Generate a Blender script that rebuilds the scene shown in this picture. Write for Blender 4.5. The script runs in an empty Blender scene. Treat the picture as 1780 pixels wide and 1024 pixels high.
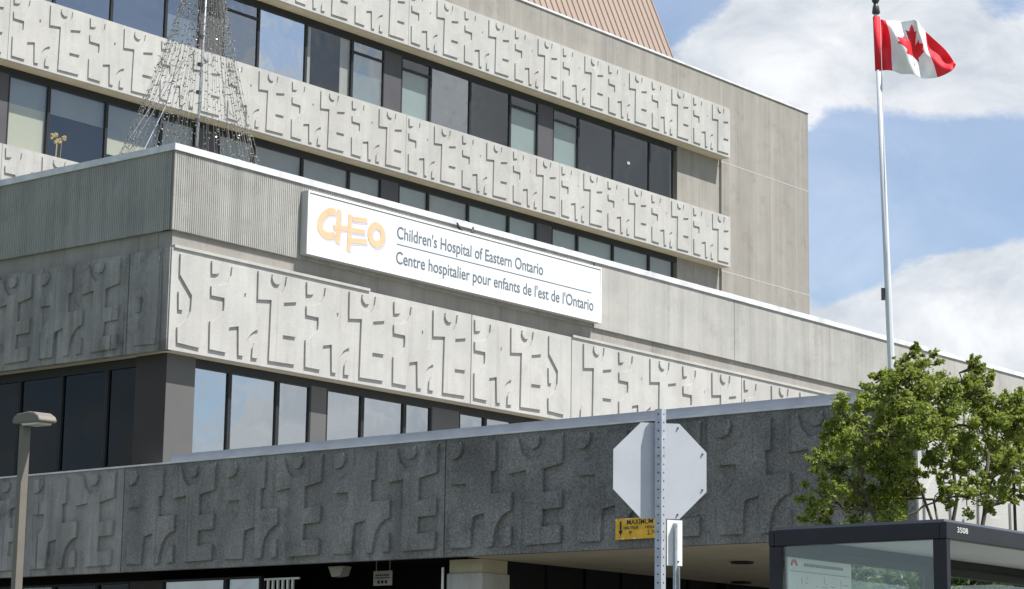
import bpy, bmesh, math, random
from mathutils import Vector, Matrix
R = math.radians
sc = bpy.context.scene
col = sc.collection
random.seed(11)

# ------------------------------------------------------------------ camera
cam_d = bpy.data.cameras.new('camera'); cam = bpy.data.objects.new('camera', cam_d); col.objects.link(cam)
cam_d.sensor_width = 36; cam_d.lens = 81.79; cam_d.clip_end = 5000; cam_d.clip_start = .1
CR = Vector((0.99988959, -0.00274412, 0.01460398)); CU = Vector((-0.01485956, -0.18464982, 0.98269204)); CF = Vector((0, 0.98280055, 0.18467021))
m = Matrix((CR, CU, -CF)).transposed().to_4x4(); m.translation = Vector((0, 0, 1.6))
cam.matrix_world = m
sc.camera = cam

# ------------------------------------------------------------------ world
SUN_AZ, SUN_EL = R(112), R(60)
w = bpy.data.worlds.new('World'); sc.world = w; w.use_nodes = True
nt = w.node_tree; nt.nodes.clear(); N = nt.nodes.new; LK = nt.links.new
out = N('ShaderNodeOutputWorld'); bg = N('ShaderNodeBackground'); LK(bg.outputs[0], out.inputs[0])
sky = N('ShaderNodeTexSky'); sky.sky_type = 'NISHITA'; sky.sun_disc = False
sky.sun_elevation = SUN_EL; sky.sun_rotation = SUN_AZ; sky.air_density = 1.0; sky.dust_density = .6; sky.ozone_density = 1.6
tc = N('ShaderNodeTexCoord'); geo = tc.outputs['Generated']
mp = N('ShaderNodeMapping'); mp.inputs['Scale'].default_value = (1, 1, 1.7); LK(geo, mp.inputs[0])
def wn(scale, det, rough, dist=0, off=(0, 0, 0)):
    mm = N('ShaderNodeMapping'); mm.inputs['Location'].default_value = off; LK(mp.outputs[0], mm.inputs[0])
    n = N('ShaderNodeTexNoise'); n.inputs['Scale'].default_value = scale; n.inputs['Detail'].default_value = det
    n.inputs['Roughness'].default_value = rough; n.inputs['Distortion'].default_value = dist; LK(mm.outputs[0], n.inputs['Vector']); return n.outputs[0]
def wm(op, a, b=None, c=None, clamp=False):
    n = N('ShaderNodeMath'); n.operation = op; n.use_clamp = clamp
    for i, v in enumerate((a, b, c)):
        if v is None: continue
        if isinstance(v, (int, float)): n.inputs[i].default_value = v
        else: LK(v, n.inputs[i])
    return n.outputs[0]
# cloud banks standing in given directions of the sky (direction, angular radius, strength)
BANKS = [((.95, .25, .2), .16, .26), ((.9, .42, .26), .12, .22), ((.98, .1, .12), .07, .12), ((.985, .1, .175), .05, -.1), ((.0965, .9555, .2787), .04, .27), ((.078, .956, .285), .02, .15), ((.1277, .9499, .2852), .04, .24), ((.1609, .9438, .2889), .045, .26), ((.194, .9407, .2784), .045, .15), ((.2129, .9402, .2661), .035, .06), ((.2, .9405, .275), .02, .05),
         ((.1445, .9742, .155), .028, .3), ((.1729, .9674, .160), .034, .32), ((.1962, .9607, .170), .036, .34), ((.2168, .9544, .180), .034, .32), ((.16, .975, .13), .05, .3), ((.21, .955, .222), .028, -.26),
         ((.0667, .9501, .3046), .03, -.25), ((.2023, .9316, .302), .012, -.15), ((.1359, .9593, .2475), .028, -.2), ((.19, .957, .235), .03, -.2), ((.205, .953, .225), .02, -.12), ((.14, .97, .205), .022, -.24),
         ((.5, -.6, .35), .3, .12), ((.75, -.5, .3), .25, .1), ((.6, .2, .5), .3, .1), ((.15, -.9, .25), .2, .1)]
acc = wm('ADD', wm('MULTIPLY', wn(10, 12, .64, .3), .85), wm('MULTIPLY', wn(2.6, 3, .5), .35))
for d, r_, s_ in BANKS:
    vd = N('ShaderNodeVectorMath'); vd.operation = 'DISTANCE'; LK(geo, vd.inputs[0]); vd.inputs[1].default_value = Vector(d).normalized()
    mr = N('ShaderNodeMapRange'); mr.interpolation_type = 'SMOOTHSTEP'; LK(vd.outputs['Value'], mr.inputs[0])
    mr.inputs[1].default_value = r_ * 1.5; mr.inputs[2].default_value = r_ * .2; mr.inputs[3].default_value = 0; mr.inputs[4].default_value = s_
    acc = wm('ADD', acc, mr.outputs[0])
mr = N('ShaderNodeMapRange'); mr.interpolation_type = 'SMOOTHSTEP'; LK(acc, mr.inputs[0]); mr.inputs[1].default_value = .61; mr.inputs[2].default_value = .76
mask = wm('ADD', wm('MULTIPLY', mr.outputs[0], .86), wm('MULTIPLY', wn(5, 5, .6, .4, (3, 1, 2)), .52), None, True)
cr = N('ShaderNodeValToRGB'); LK(wn(17, 9, .62, .5, (1.5, .3, 2)), cr.inputs[0])
cr.color_ramp.elements[0].position = .36; cr.color_ramp.elements[0].color = (6.0, 6.5, 7.2, 1)
cr.color_ramp.elements[1].position = .68; cr.color_ramp.elements[1].color = (9.3, 9.5, 9.8, 1)
sg_ = N('ShaderNodeVectorMath'); sg_.operation = 'MULTIPLY'; LK(sky.outputs[0], sg_.inputs[0]); sg_.inputs[1].default_value = (1.3, 1.36, 1.46)
mx = N('ShaderNodeMix'); mx.data_type = 'RGBA'; LK(mask, mx.inputs['Factor']); LK(sg_.outputs[0], mx.inputs['A']); LK(cr.outputs[0], mx.inputs['B'])
LK(mx.outputs['Result'], bg.inputs[0]); bg.inputs[1].default_value = .068

# ------------------------------------------------------------------ sun
sl = bpy.data.lights.new('sun', 'SUN'); sl.energy = 5.0; sl.angle = R(.5); sl.color = (1, .955, .895)
sun = bpy.data.objects.new('sun', sl); col.objects.link(sun)
sd = Vector((math.sin(SUN_AZ) * math.cos(SUN_EL), math.cos(SUN_AZ) * math.cos(SUN_EL), math.sin(SUN_EL)))
sun.rotation_euler = sd.to_track_quat('Z', 'Y').to_euler()
sc.view_settings.view_transform = 'Standard'; sc.view_settings.look = 'None'; sc.view_settings.exposure = 0.62
sc.render.engine = 'CYCLES'
sc.render.resolution_x = 1024; sc.render.resolution_y = 589

# ------------------------------------------------------------------ materials
class MT:
    def __init__(s, name):
        s.m = bpy.data.materials.new(name); s.m.use_nodes = True; s.nt = s.m.node_tree
        s.b = s.nt.nodes['Principled BSDF']; s.pos = None
    def n(s, t): return s.nt.nodes.new(t)
    def l(s, a, b): s.nt.links.new(a, b)
    def P(s):
        if s.pos is None: s.pos = s.n('ShaderNodeNewGeometry').outputs['Position']
        return s.pos
    def noise(s, scale, det=4, rough=.55, stretch=(1, 1, 1), dist=0):
        mp = s.n('ShaderNodeMapping'); mp.inputs['Scale'].default_value = stretch; s.l(s.P(), mp.inputs[0])
        n = s.n('ShaderNodeTexNoise'); n.inputs['Scale'].default_value = scale; n.inputs['Detail'].default_value = det
        n.inputs['Roughness'].default_value = rough; n.inputs['Distortion'].default_value = dist; s.l(mp.outputs[0], n.inputs['Vector']); return n.outputs[0]
    def rng(s, v, a, b, c, d):
        r = s.n('ShaderNodeMapRange'); s.l(v, r.inputs[0])
        for i, x in enumerate((a, b, c, d)): r.inputs[i + 1].default_value = x
        return r.outputs[0]
    def mul(s, a, b):
        n = s.n('ShaderNodeMath'); n.operation = 'MULTIPLY'; s.l(a, n.inputs[0])
        if isinstance(b, float): n.inputs[1].default_value = b
        else: s.l(b, n.inputs[1])
        return n.outputs[0]
    def mix(s, f, a, b):
        n = s.n('ShaderNodeMix'); n.data_type = 'RGBA'
        if isinstance(f, float): n.inputs['Factor'].default_value = f
        else: s.l(f, n.inputs['Factor'])
        for k, v in (('A', a), ('B', b)):
            if isinstance(v, tuple): n.inputs[k].default_value = (*v, 1)
            else: s.l(v, n.inputs[k])
        return n.outputs['Result']
    def scale(s, colr, v):
        n = s.n('ShaderNodeVectorMath'); n.operation = 'SCALE'
        if isinstance(colr, tuple): n.inputs[0].default_value = colr
        else: s.l(colr, n.inputs[0])
        s.l(v, n.inputs['Scale']); return n.outputs[0]
    def bump(s, h, st, d=.01):
        b = s.n('ShaderNodeBump'); b.inputs['Strength'].default_value = st; b.inputs['Distance'].default_value = d
        s.l(h, b.inputs['Height']); s.l(b.outputs[0], s.b.inputs['Normal'])
    def base(s, c):
        if isinstance(c, tuple): s.b.inputs['Base Color'].default_value = (*c, 1)
        else: s.l(c, s.b.inputs['Base Color'])
M = {}
def concrete(name, c, stain=.25, speck=.1, bump=.25, mottle=.12, spsc=60, streak=(1.6, 1.6, .12)):
    t = MT(name); t.b.inputs['Roughness'].default_value = .92; t.b.inputs['Specular IOR Level'].default_value = .2
    a = t.rng(t.noise(1.1, 5, .6), .3, .7, 1 - mottle, 1 + mottle)
    b = t.rng(t.noise(1.6, 5, .65, streak), .35, .75, 1 + stain * .25, 1 - stain)
    c2 = t.rng(t.noise(spsc, 3, .7), .3, .7, 1 - speck, 1 + speck)
    dr = t.rng(t.noise(5.5, 3, .6, (1.4, 1.4, .035)), .60, .74, 1, 1 - stain * 1.1)
    v = t.mul(t.mul(t.mul(a, b), c2), dr)
    v = t.mul(v, t.rng(t.n('ShaderNodeObjectInfo').outputs['Random'], 0, 1, .94, 1.05)); v = t.mul(v, t.rng(t.noise(1.3, 9, .74), .54, .72, 1, 1 - stain * 1.1))
    cc = t.mix(t.rng(t.noise(.7, 3), .35, .65, 0, 1), c, (c[0] * .97, c[1] * .99, c[2] * 1.0))
    t.base(t.scale(cc, v)); t.bump(t.noise(spsc, 4, .7), bump, .012); M[name] = t.m
concrete('pale_cast_concrete', (.425, .42, .403), .12, .09, .3, .08, 45)
concrete('plain_concrete', (.312, .296, .27), .22, .05, .12, .06, 30, (1.2, 1.2, .05))
concrete('ribbed_concrete', (.36, .355, .335), .19, .07, .2, .1, 30, (3, 3, .08))
concrete('weathered_cast_concrete', (.325, .315, .30), .55, .16, .4, .2, 40, (1.3, 1.3, .15))
concrete('grey_aggregate', (.255, .25, .238), .4, .35, .7, .2, 34, (1, 1, .2))
concrete('exposed_aggregate', (.20, .196, .188), .38, .45, .8, .22, 34, (.8, .8, .2))
concrete('beige_soffit', (.52, .47, .36), .1, .04, .05, .06, 12)
concrete('column_concrete', (.46, .45, .43), .2, .08, .1, .08, 30)
def plain(name, c, rough=.5, metal=0, spec=.5, var=.06, vs=3, st=(1, 1, 1)):
    t = MT(name); t.b.inputs['Roughness'].default_value = rough; t.b.inputs['Metallic'].default_value = metal; t.b.inputs['Specular IOR Level'].default_value = spec
    t.base(t.scale(tuple(c), t.rng(t.noise(vs, 4, .6, st), .3, .7, 1 - var, 1 + var))); M[name] = t.m
plain('white_coping', (.60, .615, .64), .45, 0, .4, .2, 3)
plain('grey_flashing', (.27, .29, .33), .45, 0, .5, .12, 2)
plain('bronze_frame', (.034, .037, .04), .55, 0, .2)
plain('bronze_panel', (.05, .045, .042), .55, 0, .2, .1, 1)
plain('grey_panel', (.115, .115, .115), .6, 0, .15, .06, 1)
plain('dark_interior', (.02, .021, .023), .8, 0, .1)
plain('brown_cladding', (.30, .235, .195), .5, 0, .3, .05, 1.5, (1, 1, .2))
plain('sign_white', (.63, .68, .70), .35, 0, .5, .02)
plain('sign_grey', (.42, .42, .42), .5)
plain('sign_letter', (.13, .145, .17), .5)
plain('logo_orange', (.66, .45, .27), .5, 0, .5, .1, 5)
plain('logo_lilac', (.5, .5, .66), .5)
plain('galvanised', (.42, .45, .49), .42, .35, .5, .15, 20)
plain('hole_black', (.01, .01, .01), .8)
plain('aluminium_back', (.53, .555, .59), .5, .1, .4, .06, 4)
plain('white_paint', (.8, .82, .83), .4)
plain('pole_white', (.58, .61, .64), .35, 0, .5, .05, 2)
plain('lamp_beige', (.16, .148, .125), .6, 0, .4, .08, 4)
plain('lamp_lens', (.55, .56, .54), .2)
plain('yellow_sign', (.72, .42, .03), .5, 0, .4, .25, 8)
plain('ink_black', (.02, .02, .02), .6)
plain('shelter_black', (.012, .012, .016), .4, 0, .4, .2, 4)
plain('shelter_edge', (.11, .12, .15), .35, 0, .6, .1, 4)
plain('shelter_ceiling', (.42, .44, .44), .6)
plain('poster_paper', (.80, .88, .88), .5, 0, .4, .04, 6)
plain('poster_ink', (.22, .32, .34), .6)
plain('poster_red', (.5, .07, .03), .5)
plain('bark', (.085, .075, .062), .9, 0, .2, .3, 14, (1, 1, .3))
plain('flag_red', (.72, .035, .05), .65, 0, .2, .04)
plain('flag_white', (.84, .85, .87), .65, 0, .2, .03)
plain('bird_dark', (.03, .03, .035), .6)
plain('finial_dark', (.05, .055, .06), .4)
plain('bulb_glass', (.32, .32, .29), .2)
plain('wire_grey', (.22, .225, .21), .6)
plain('bulb_socket', (.03, .035, .03), .6)
plain('bulb_red', (.4, .06, .04), .4)
plain('asphalt', (.05, .05, .052), .9, 0, .3, .25, 6)
plain('pavement', (.30, .29, .27), .9, 0, .2, .15, 2)
plain('forecourt_paving', (.15, .145, .135), .9, 0, .2, .15, 2)
plain('slate_panel', (.085, .085, .094), .6, 0, .15, .08, 1)
plain('grass', (.055, .09, .025), .95, 0, .1, .35, 5)
plain('road_paint', (.75, .75, .72), .7, 0, .2, .15, 8)
plain('roof_gravel', (.28, .27, .25), .95, 0, .1, .2, 9)
plain('blind_teal', (.29, .345, .34), .7, 0, .2, .06, 1)
plain('blind_grey', (.27, .285, .285), .7, 0, .2, .08, 1)
plain('blind_beige', (.52, .49, .38), .7, 0, .2, .04, 1)
plain('blind_pale', (.66, .68, .66), .7, 0, .2, .04, 1)
plain('curtain', (.4, .38, .34), .8, 0, .1, .15, 10, (4, 4, .1))
plain('flower_yellow', (.6, .42, .12), .8)
plain('paper_white', (.8, .8, .8), .7)
def leafm(name, c):
    t = MT(name); t.b.inputs['Roughness'].default_value = .5; t.b.inputs['Specular IOR Level'].default_value = .35
    oi = t.n('ShaderNodeNewGeometry').outputs['Random Per Island']
    t.base(t.scale(tuple(c), t.rng(oi, 0, 1, .55, 1.45)))
    tr = t.n('ShaderNodeBsdfTranslucent'); tr.inputs[0].default_value = (c[0] * 1.7, c[1] * 1.7, c[2], 1)
    ms = t.n('ShaderNodeMixShader'); ms.inputs[0].default_value = .38; t.l(t.b.outputs[0], ms.inputs[1]); t.l(tr.outputs[0], ms.inputs[2])
    t.l(ms.outputs[0], t.nt.nodes['Material Output'].inputs[0]); M[name] = t.m
leafm('leaf', (.19, .235, .055)); leafm('leaf_shrub', (.07, .12, .035))
def glass(name, refl, tint, rough=.01, wav=.0):
    t = MT(name); t.nt.nodes.remove(t.b)
    g = t.n('ShaderNodeBsdfGlossy'); g.inputs['Roughness'].default_value = rough; g.inputs[0].default_value = (.86, .90, .92, 1)
    if wav:
        b = t.n('ShaderNodeBump'); b.inputs['Strength'].default_value = wav; b.inputs['Distance'].default_value = .02; t.l(t.noise(.9, 2, .5), b.inputs['Height']); t.l(b.outputs[0], g.inputs['Normal'])
    tr = t.n('ShaderNodeBsdfTransparent'); tr.inputs[0].default_value = (*tint, 1)
    lw = t.n('ShaderNodeLayerWeight'); lw.inputs[0].default_value = .5; fr = t.n('ShaderNodeMath'); fr.operation = 'POWER'; t.l(lw.outputs['Facing'], fr.inputs[0]); fr.inputs[1].default_value = 5
    ad = t.n('ShaderNodeMath'); ad.operation = 'ADD'; ad.use_clamp = True; t.l(fr.outputs[0], ad.inputs[0]); ad.inputs[1].default_value = refl + .045
    ms = t.n('ShaderNodeMixShader'); t.l(ad.outputs[0], ms.inputs[0]); t.l(tr.outputs[0], ms.inputs[1]); t.l(g.outputs[0], ms.inputs[2])
    t.l(ms.outputs[0], t.nt.nodes['Material Output'].inputs[0]); M[name] = t.m
glass('glass_dark', -.02, (.35, .4, .4))  # dark tint and low reflection stand in for dark surroundings mirrored in side windows
glass('glass_dim', .07, (.80, .84, .84), .01, .35)
glass('glass_mid', .28, (.6, .65, .68), .01, .45)
glass('glass_bright', .62, (.4, .5, .55), .01, .3)
glass('glass_wing', .50, (.45, .55, .6), .01, .25)
glass('glass_shelter', .02, (.93, .97, .955), .01)

# ------------------------------------------------------------------ helpers
class MB:
    def __init__(s): s.v = []; s.f = []; s.mi = []; s.cur = 0
    def quad(s, pts):
        k = len(s.v); s.v += [tuple(p) for p in pts]; s.f.append(tuple(range(k, k + len(pts)))); s.mi.append(s.cur); return s
    def box(s, x0, x1, y0, y1, z0, z1):
        if x0 > x1: x0, x1 = x1, x0
        if y0 > y1: y0, y1 = y1, y0
        if z0 > z1: z0, z1 = z1, z0
        k = len(s.v)
        s.v += [(x0, y0, z0), (x1, y0, z0), (x1, y1, z0), (x0, y1, z0), (x0, y0, z1), (x1, y0, z1), (x1, y1, z1), (x0, y1, z1)]
        for q in ((0, 3, 2, 1), (4, 5, 6, 7), (0, 1, 5, 4), (1, 2, 6, 5), (2, 3, 7, 6), (3, 0, 4, 7)): s.f.append(tuple(k + i for i in q)); s.mi.append(s.cur)
        return s
    def prism(s, pts, y0, y1):            # polygon in x,z extruded from y0 to y1 (y0 < y1, the face y0 looks to -y)
        a = sum(pts[i][0] * pts[(i + 1) % len(pts)][1] - pts[(i + 1) % len(pts)][0] * pts[i][1] for i in range(len(pts)))
        if a < 0: pts = pts[::-1]
        n = len(pts); k = len(s.v)
        s.v += [(x, y0, z) for x, z in pts] + [(x, y1, z) for x, z in pts]
        s.f.append(tuple(range(k, k + n))); s.mi.append(s.cur); s.f.append(tuple(range(k + 2 * n - 1, k + n - 1, -1))); s.mi.append(s.cur)
        for i in range(n):
            j = (i + 1) % n; s.f.append((k + i, k + n + i, k + n + j, k + j)); s.mi.append(s.cur)
        return s
    def tube(s, pts, rad, seg=8, cap=True):
        pts = [Vector(p) for p in pts]
        if not hasattr(rad, '__len__'): rad = [rad] * len(pts)
        k = len(s.v); px = None
        for i, p in enumerate(pts):
            t = (pts[min(i + 1, len(pts) - 1)] - pts[max(i - 1, 0)]).normalized()
            if px is None: px = t.orthogonal().normalized()
            px = (px - t * px.dot(t)).normalized(); q = t.cross(px)
            for j in range(seg):
                a = 2 * math.pi * j / seg; s.v.append(tuple(p + (px * math.cos(a) + q * math.sin(a)) * rad[i]))
        for i in range(len(pts) - 1):
            for j in range(seg):
                b = k + i * seg; j2 = (j + 1) % seg; s.f.append((b + j, b + j2, b + seg + j2, b + seg + j)); s.mi.append(s.cur)
        if cap:
            s.f.append(tuple(k + j for j in reversed(range(seg)))); s.mi.append(s.cur)
            b = k + (len(pts) - 1) * seg; s.f.append(tuple(b + j for j in range(seg))); s.mi.append(s.cur)
        return s
    def data(s, name, mats, smooth=False):
        me = bpy.data.meshes.new(name); me.from_pydata(s.v, [], s.f)
        for mm in (mats if isinstance(mats, (list, tuple)) else [mats]): me.materials.append(M[mm])
        me.polygons.foreach_set('material_index', s.mi)
        if smooth: me.polygons.foreach_set('use_smooth', [True] * len(s.f))
        me.update(); return me
    def build(s, name, mats, parent=None, smooth=False, bevel=0):
        return link(name, s.data(name, mats, smooth), parent, bevel)
def link(name, me, parent=None, bevel=0):
    o = bpy.data.objects.new(name, me); col.objects.link(o); o.parent = parent
    if bevel:
        b = o.modifiers.new('bevel', 'BEVEL'); b.width = bevel; b.segments = 2; b.limit_method = 'ANGLE'
    return o
def tag(o, label, cat, group=None):
    o['label'] = label; o['category'] = cat
    if group: o['group'] = group
    return o
def struct(o): o['kind'] = 'structure'; return o
def thing(name, label, cat, loc=(0, 0, 0), rz=0, group=None):
    o = bpy.data.objects.new(name, None); col.objects.link(o); o.location = loc; o.rotation_euler = (0, 0, rz); o.empty_display_size = .3
    return tag(o, label, cat, group)
def text(name, body, mat, parent, size, loc, rot=(R(90), 0, 0), sx=1, ext=.003, align='LEFT', width=None):
    cu = bpy.data.curves.new(name, 'FONT'); cu.body = body; cu.size = size; cu.extrude = ext; cu.offset = size * .01; cu.align_x = align
    t = bpy.data.objects.new(name, cu); col.objects.link(t)
    dg = bpy.context.evaluated_depsgraph_get(); me = bpy.data.meshes.new_from_object(t.evaluated_get(dg))
    bpy.data.objects.remove(t)
    if width:
        xs = [v.co.x for v in me.vertices]; sx = width / (max(xs) - min(xs)); off = min(xs) if align == 'LEFT' else (min(xs) + max(xs)) / 2
        for v in me.vertices: v.co.x = (v.co.x - off) * sx
    else:
        for v in me.vertices: v.co.x *= sx
    me.materials.clear(); me.materials.append(M[mat])
    o = link(name, me, parent); o.location = loc; o.rotation_euler = rot; return o
A50 = R(50.6144)                     # bearing shared by all the building's long faces
ORG = (-5.736, 38.2726, 0)
def toworld(u, w_, z=0):
    return Vector((ORG[0] + math.cos(A50) * u - math.sin(A50) * w_, ORG[1] + math.sin(A50) * u + math.cos(A50) * w_, z))

# ------------------------------------------------------------------ setting
g = MB().box(-1500, 1500, -600, 2600, -.3, 0).build('ground', 'grass'); struct(g)
rd = MB(); rd.box(-400, 400, -9, 12.2, 0, .004); o = rd.build('road', 'asphalt'); struct(o)
mk = MB()
for k in range(-20, 21): mk.box(k * 9, k * 9 + 3, 1.4, 1.52, .004, .008)
o = mk.build('road_marking', 'road_paint'); struct(o)
pv = MB(); pv.box(-400, 400, 12.2, 12.35, 0, .15).box(-400, 400, 12.35, 16.5, 0, .14); o = pv.build('pavement', 'pavement'); struct(o)
fc = MB(); a, b, c, d = toworld(-9, -22), toworld(60, -22), toworld(60, 40), toworld(-9, 40)
fc.quad([(p.x, max(p.y, 16.6) if i < 2 else p.y, .006) for i, p in enumerate((a, b, c, d))]); o = fc.build('forecourt', 'forecourt_paving'); struct(o)

# ------------------------------------------------------------------ cast relief: one dancing-figure unit, metres
F1 = [(0.006, 1.215), (0.178, 1.242), (0.365, 1.323), (0.46, 1.464), (0.478, 1.62), (0.865, 1.648), (0.86, 1.218), (0.779, 1.206), (0.789, 0.875), (1.17, 0.891), (1.17, 0.622), (1.079, 0.598), (0.985, 0.537), (0.899, 0.43), (0.851, 0.282), (0.827, 0.114), (0.699, 0.108), (0.674, 0.61), (0.452, 0.562), (0.428, 0.411), (0.411, 0.116), (0.017, 0.121), (0.007, 0.603), (0.07, 0.594), (0.311, 0.828), (0.321, 0.935), (0.315, 1.052), (0.015, 1.052)]
L3 = [(1.022, 0.109), (1.168, 0.117), (1.171, 0.397), (1.09, 0.381), (1.03, 0.283)]
H1 = [(-0.001, 1.648), (0.188, 1.667), (0.231, 1.58), (0.182, 1.473), (0.121, 1.439), (0.011, 1.426)]
FE = [(1.11, 1.652), (1.274, 1.66), (1.351, 1.451), (1.472, 1.338), (1.705, 1.362), (1.783, 1.495), (1.809, 1.664), (2.103, 1.68), (2.092, 1.251), (1.747, 1.187), (1.752, 0.85), (2.099, 0.876), (2.087, 0.62), (1.75, 0.609), (1.735, 0.355), (2.088, 0.374), (2.082, 0.125), (1.431, 0.111), (1.446, 1.189), (1.118, 1.151)]
HE = [(1.458, 1.649), (1.657, 1.669), (1.678, 1.575), (1.632, 1.5), (1.549, 1.482), (1.48, 1.52), (1.447, 1.587)]
S1 = [(0.173, 1.651), (0.729, 1.675), (0.724, 0.601), (0.695, 0.111), (0.181, 0.133), (0.167, 0.394), (0.386, 0.575), (0.455, 0.712), (0.465, 0.98), (0.178, 1.293)]
S2 = [(0.163, 1.002), (0.303, 0.955), (0.287, 0.699), (0.18, 0.694)]
SETS = {'unit': [F1, L3, H1, FE, HE], 'half': [L3, FE, HE], 'special': [S1, S2]}
PH = 1.74
def panel_data(width, items, mat, rel=.036):
    b = MB(); b.box(.006, width - .006, 0, .13, 0, PH)
    for kind, x0 in items:
        for poly in SETS[kind]:
            b.prism([(x + x0, z) for x, z in poly], -rel, .004)
    return b.data('relief_panel', mat)
def place_panel(me, parent, x, y, z, rz=0):
    o = link('relief_panel', me, parent); o.location = (x, y, z); o.rotation_euler = (0, 0, rz); return o
LEFT = -R(90)                        # turns a front-facing piece to face the long left side
def window(parent, x, y, z0, z1, wd, gm, blinds=(), transom=None, rz=0, fm='bronze_frame', fw=.034, back=.28):
    h = z1 - z0; b = MB()
    b.box(0, fw, -.03, .06, 0, h).box(wd - fw, wd, -.03, .06, 0, h).box(fw, wd - fw, -.03, .06, 0, fw).box(fw, wd - fw, -.03, .06, h - fw, h)
    if transom: b.box(fw, wd - fw, -.028, .06, transom, transom + .06)
    f = b.build('window', fm, parent); f.location = (x, y, z0); f.rotation_euler = (0, 0, rz)
    p = MB().quad([(fw, .01, fw), (wd - fw, .01, fw), (wd - fw, .01, h - fw), (fw, .01, h - fw)]).build('glass_pane', gm, f)
    for (a, c, mat, *xx) in blinds:
        xa, xb = xx if xx else (0, 1)
        nm = {'curtain': 'curtain', 'flower_yellow': 'flower', 'paper_white': 'paper_note'}.get(mat, 'blind')
        if nm == 'flower':
            fl_ = MB(); rn = random.Random(2)
            for _ in range(16):
                px_, pz_ = fw + wd * (xa + (xb - xa) * rn.random() * 1.3), h * (.30 + .12 * rn.random()); r0 = rn.uniform(.03, .06)
                fl_.tube([(px_, .13, pz_), (px_, .14 + r0, pz_)], [r0 * .7, r0], 7)
            for _ in range(5): px_ = fw + wd * (xa + (xb - xa) * rn.random()); fl_.tube([(px_, .16, fw), (px_ + .03, .16, h * .34)], .006, 5)
            fl_.build('flowers', mat, f); continue
        MB().box(fw + (wd - 2 * fw) * xa, fw + (wd - 2 * fw) * xb, .09, .1, fw + (h - 2 * fw) * a, fw + (h - 2 * fw) * c).build(nm, mat, f)
    return f

# ------------------------------------------------------------------ upper hospital block
hb = thing('hospital_building', 'tall pale concrete hospital block with stacked carved relief bands and brown ribbed roof house', 'building', ORG, A50)
MW = 14.6; MF = 15.0; MWIN = 15.1; UR = 44.1
b = MB(); b.box(38.53, UR, MF, MF + .3, 0, 23.84).box(-6, 38.53, MF, MF + .3, 22.72, 23.84)
b.box(UR - .3, UR, MF + .3, 50, 0, 23.84); b.box(-6, UR - .3, 49.7, 50, 0, 23.84); b.box(-6, -5.7, MF + .3, 49.7, 0, 23.84)
b.build('wall', 'plain_concrete', hb)
def joint(*a): MB().box(*a).build('panel_joint', 'sign_grey', hb)
for z in (17.095, 20.91): joint(38.5, UR + .002, MF - .004, MF + .01, z, z + .03)
for x, zl, zh in ((43.25, 11, 20.9), (43.25, 20.95, 23.8), (40.75, 20.95, 23.8), (40.75, 11, 20.9), (39.62, 20.95, 23.8)): joint(x, x + .012, MF - .003, MF + .01, zl, zh)
for x in (4, 11, 18, 25, 32, 38.5): joint(x, x + .014, MF - .002, MF + .01, 22.72, 23.83)
MB().box(-6, 36.0, MWIN + .55, MWIN + .6, 9, 22.8).box(-6, 38.5, MWIN + .5, 49.6, 10.9, 11).build('interior_backing', 'dark_interior', hb)
MB().box(-6, UR, MF + .3, 49.7, 23.2, 23.4).build('roof_slab', 'roof_gravel', hb)
MB().box(-6.04, UR + .05, MF - .04, MF + .4, 23.84, 23.9).box(UR - .4, UR + .05, MF + .4, 50, 23.84, 23.9).build('coping', 'white_coping', hb)
LIPS = (20.975, 17.17, 13.37)
pan3 = panel_data(7.11, [('unit', .09), ('unit', 2.46), ('unit', 4.83)], 'pale_cast_concrete')
pan1 = panel_data(2.3, [('unit', .09)], 'pale_cast_concrete')
for lz in LIPS:
    for x in (.62, 7.73, 14.84, 21.95, 29.06): place_panel(pan3, hb, x, MW, lz)
    place_panel(pan3, hb, -6.49, MW, lz)
    place_panel(pan1, hb, 36.17, MW, lz)
    s = MB(); s.box(-6, 38.465, MW + .131, MW + .5, lz + .002, lz + .1).box(-6, 38.465, MW + .131, MWIN + .4, lz + PH - .08, lz + PH - .001)
    s.box(38.34, 38.465, MW + .131, MF, lz + .1, lz + PH - .08); s.build('soffit_ledge', 'beige_soffit', hb)
    MB().box(-6, 36.03, MW + .501, MWIN + .3, lz - .17, lz + .1).build('window_header', 'bronze_frame', hb)  # dark strip stands for both the frame head and the lip's shade
    MB().box(36.03, 38.53, MWIN - .01, MWIN + .3, lz - 2.08, lz + .2).build('concrete_pier', 'plain_concrete', hb)
# window bands between the reliefs: edges of the panes along the wall (narrow, wide, wide, narrow, then a solid post)
def adj(v): return v - .08 - .0055 * v
BAYS = [[36.08, 34.72, 32.74, 30.87, 29.55], [28.8, 27.43, 25.53, 23.72, 22.42], [21.68, 20.34, 18.47, 16.62, 15.3], [14.47, 13.27, 11.43, 9.58, 8.32], [7.57, 6.2, 4.35, 2.5, 1.2], [.45, -.9, -2.7, -4.5, -5.8]]
TE, GR, BE, PA = 'blind_teal', 'blind_grey', 'blind_beige', 'blind_pale'
UPG = [[('glass_dim', ()), ('glass_dim', ()), ('glass_dim', ()), ('glass_dim', [(0, .86, TE)])],
       [('glass_dim', [(0, .8, TE)]), ('glass_dim', ()), ('glass_mid', ()), ('glass_dim', [(0, .84, TE)])],
       [('glass_mid', [(0, .84, TE)]), ('glass_dim', [(0, 1, 'curtain', 0, .13), (0, 1, 'curtain', .8, 1)]), ('glass_bright', ()), ('glass_mid', [(0, .12, GR)])],
       [('glass_mid', [(0, .5, GR)]), ('glass_mid', ()), ('glass_mid', ()), ('glass_mid', [(.7, 1, GR)])],
       [('glass_mid', ())] * 4, [('glass_mid', ())] * 4]
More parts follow.
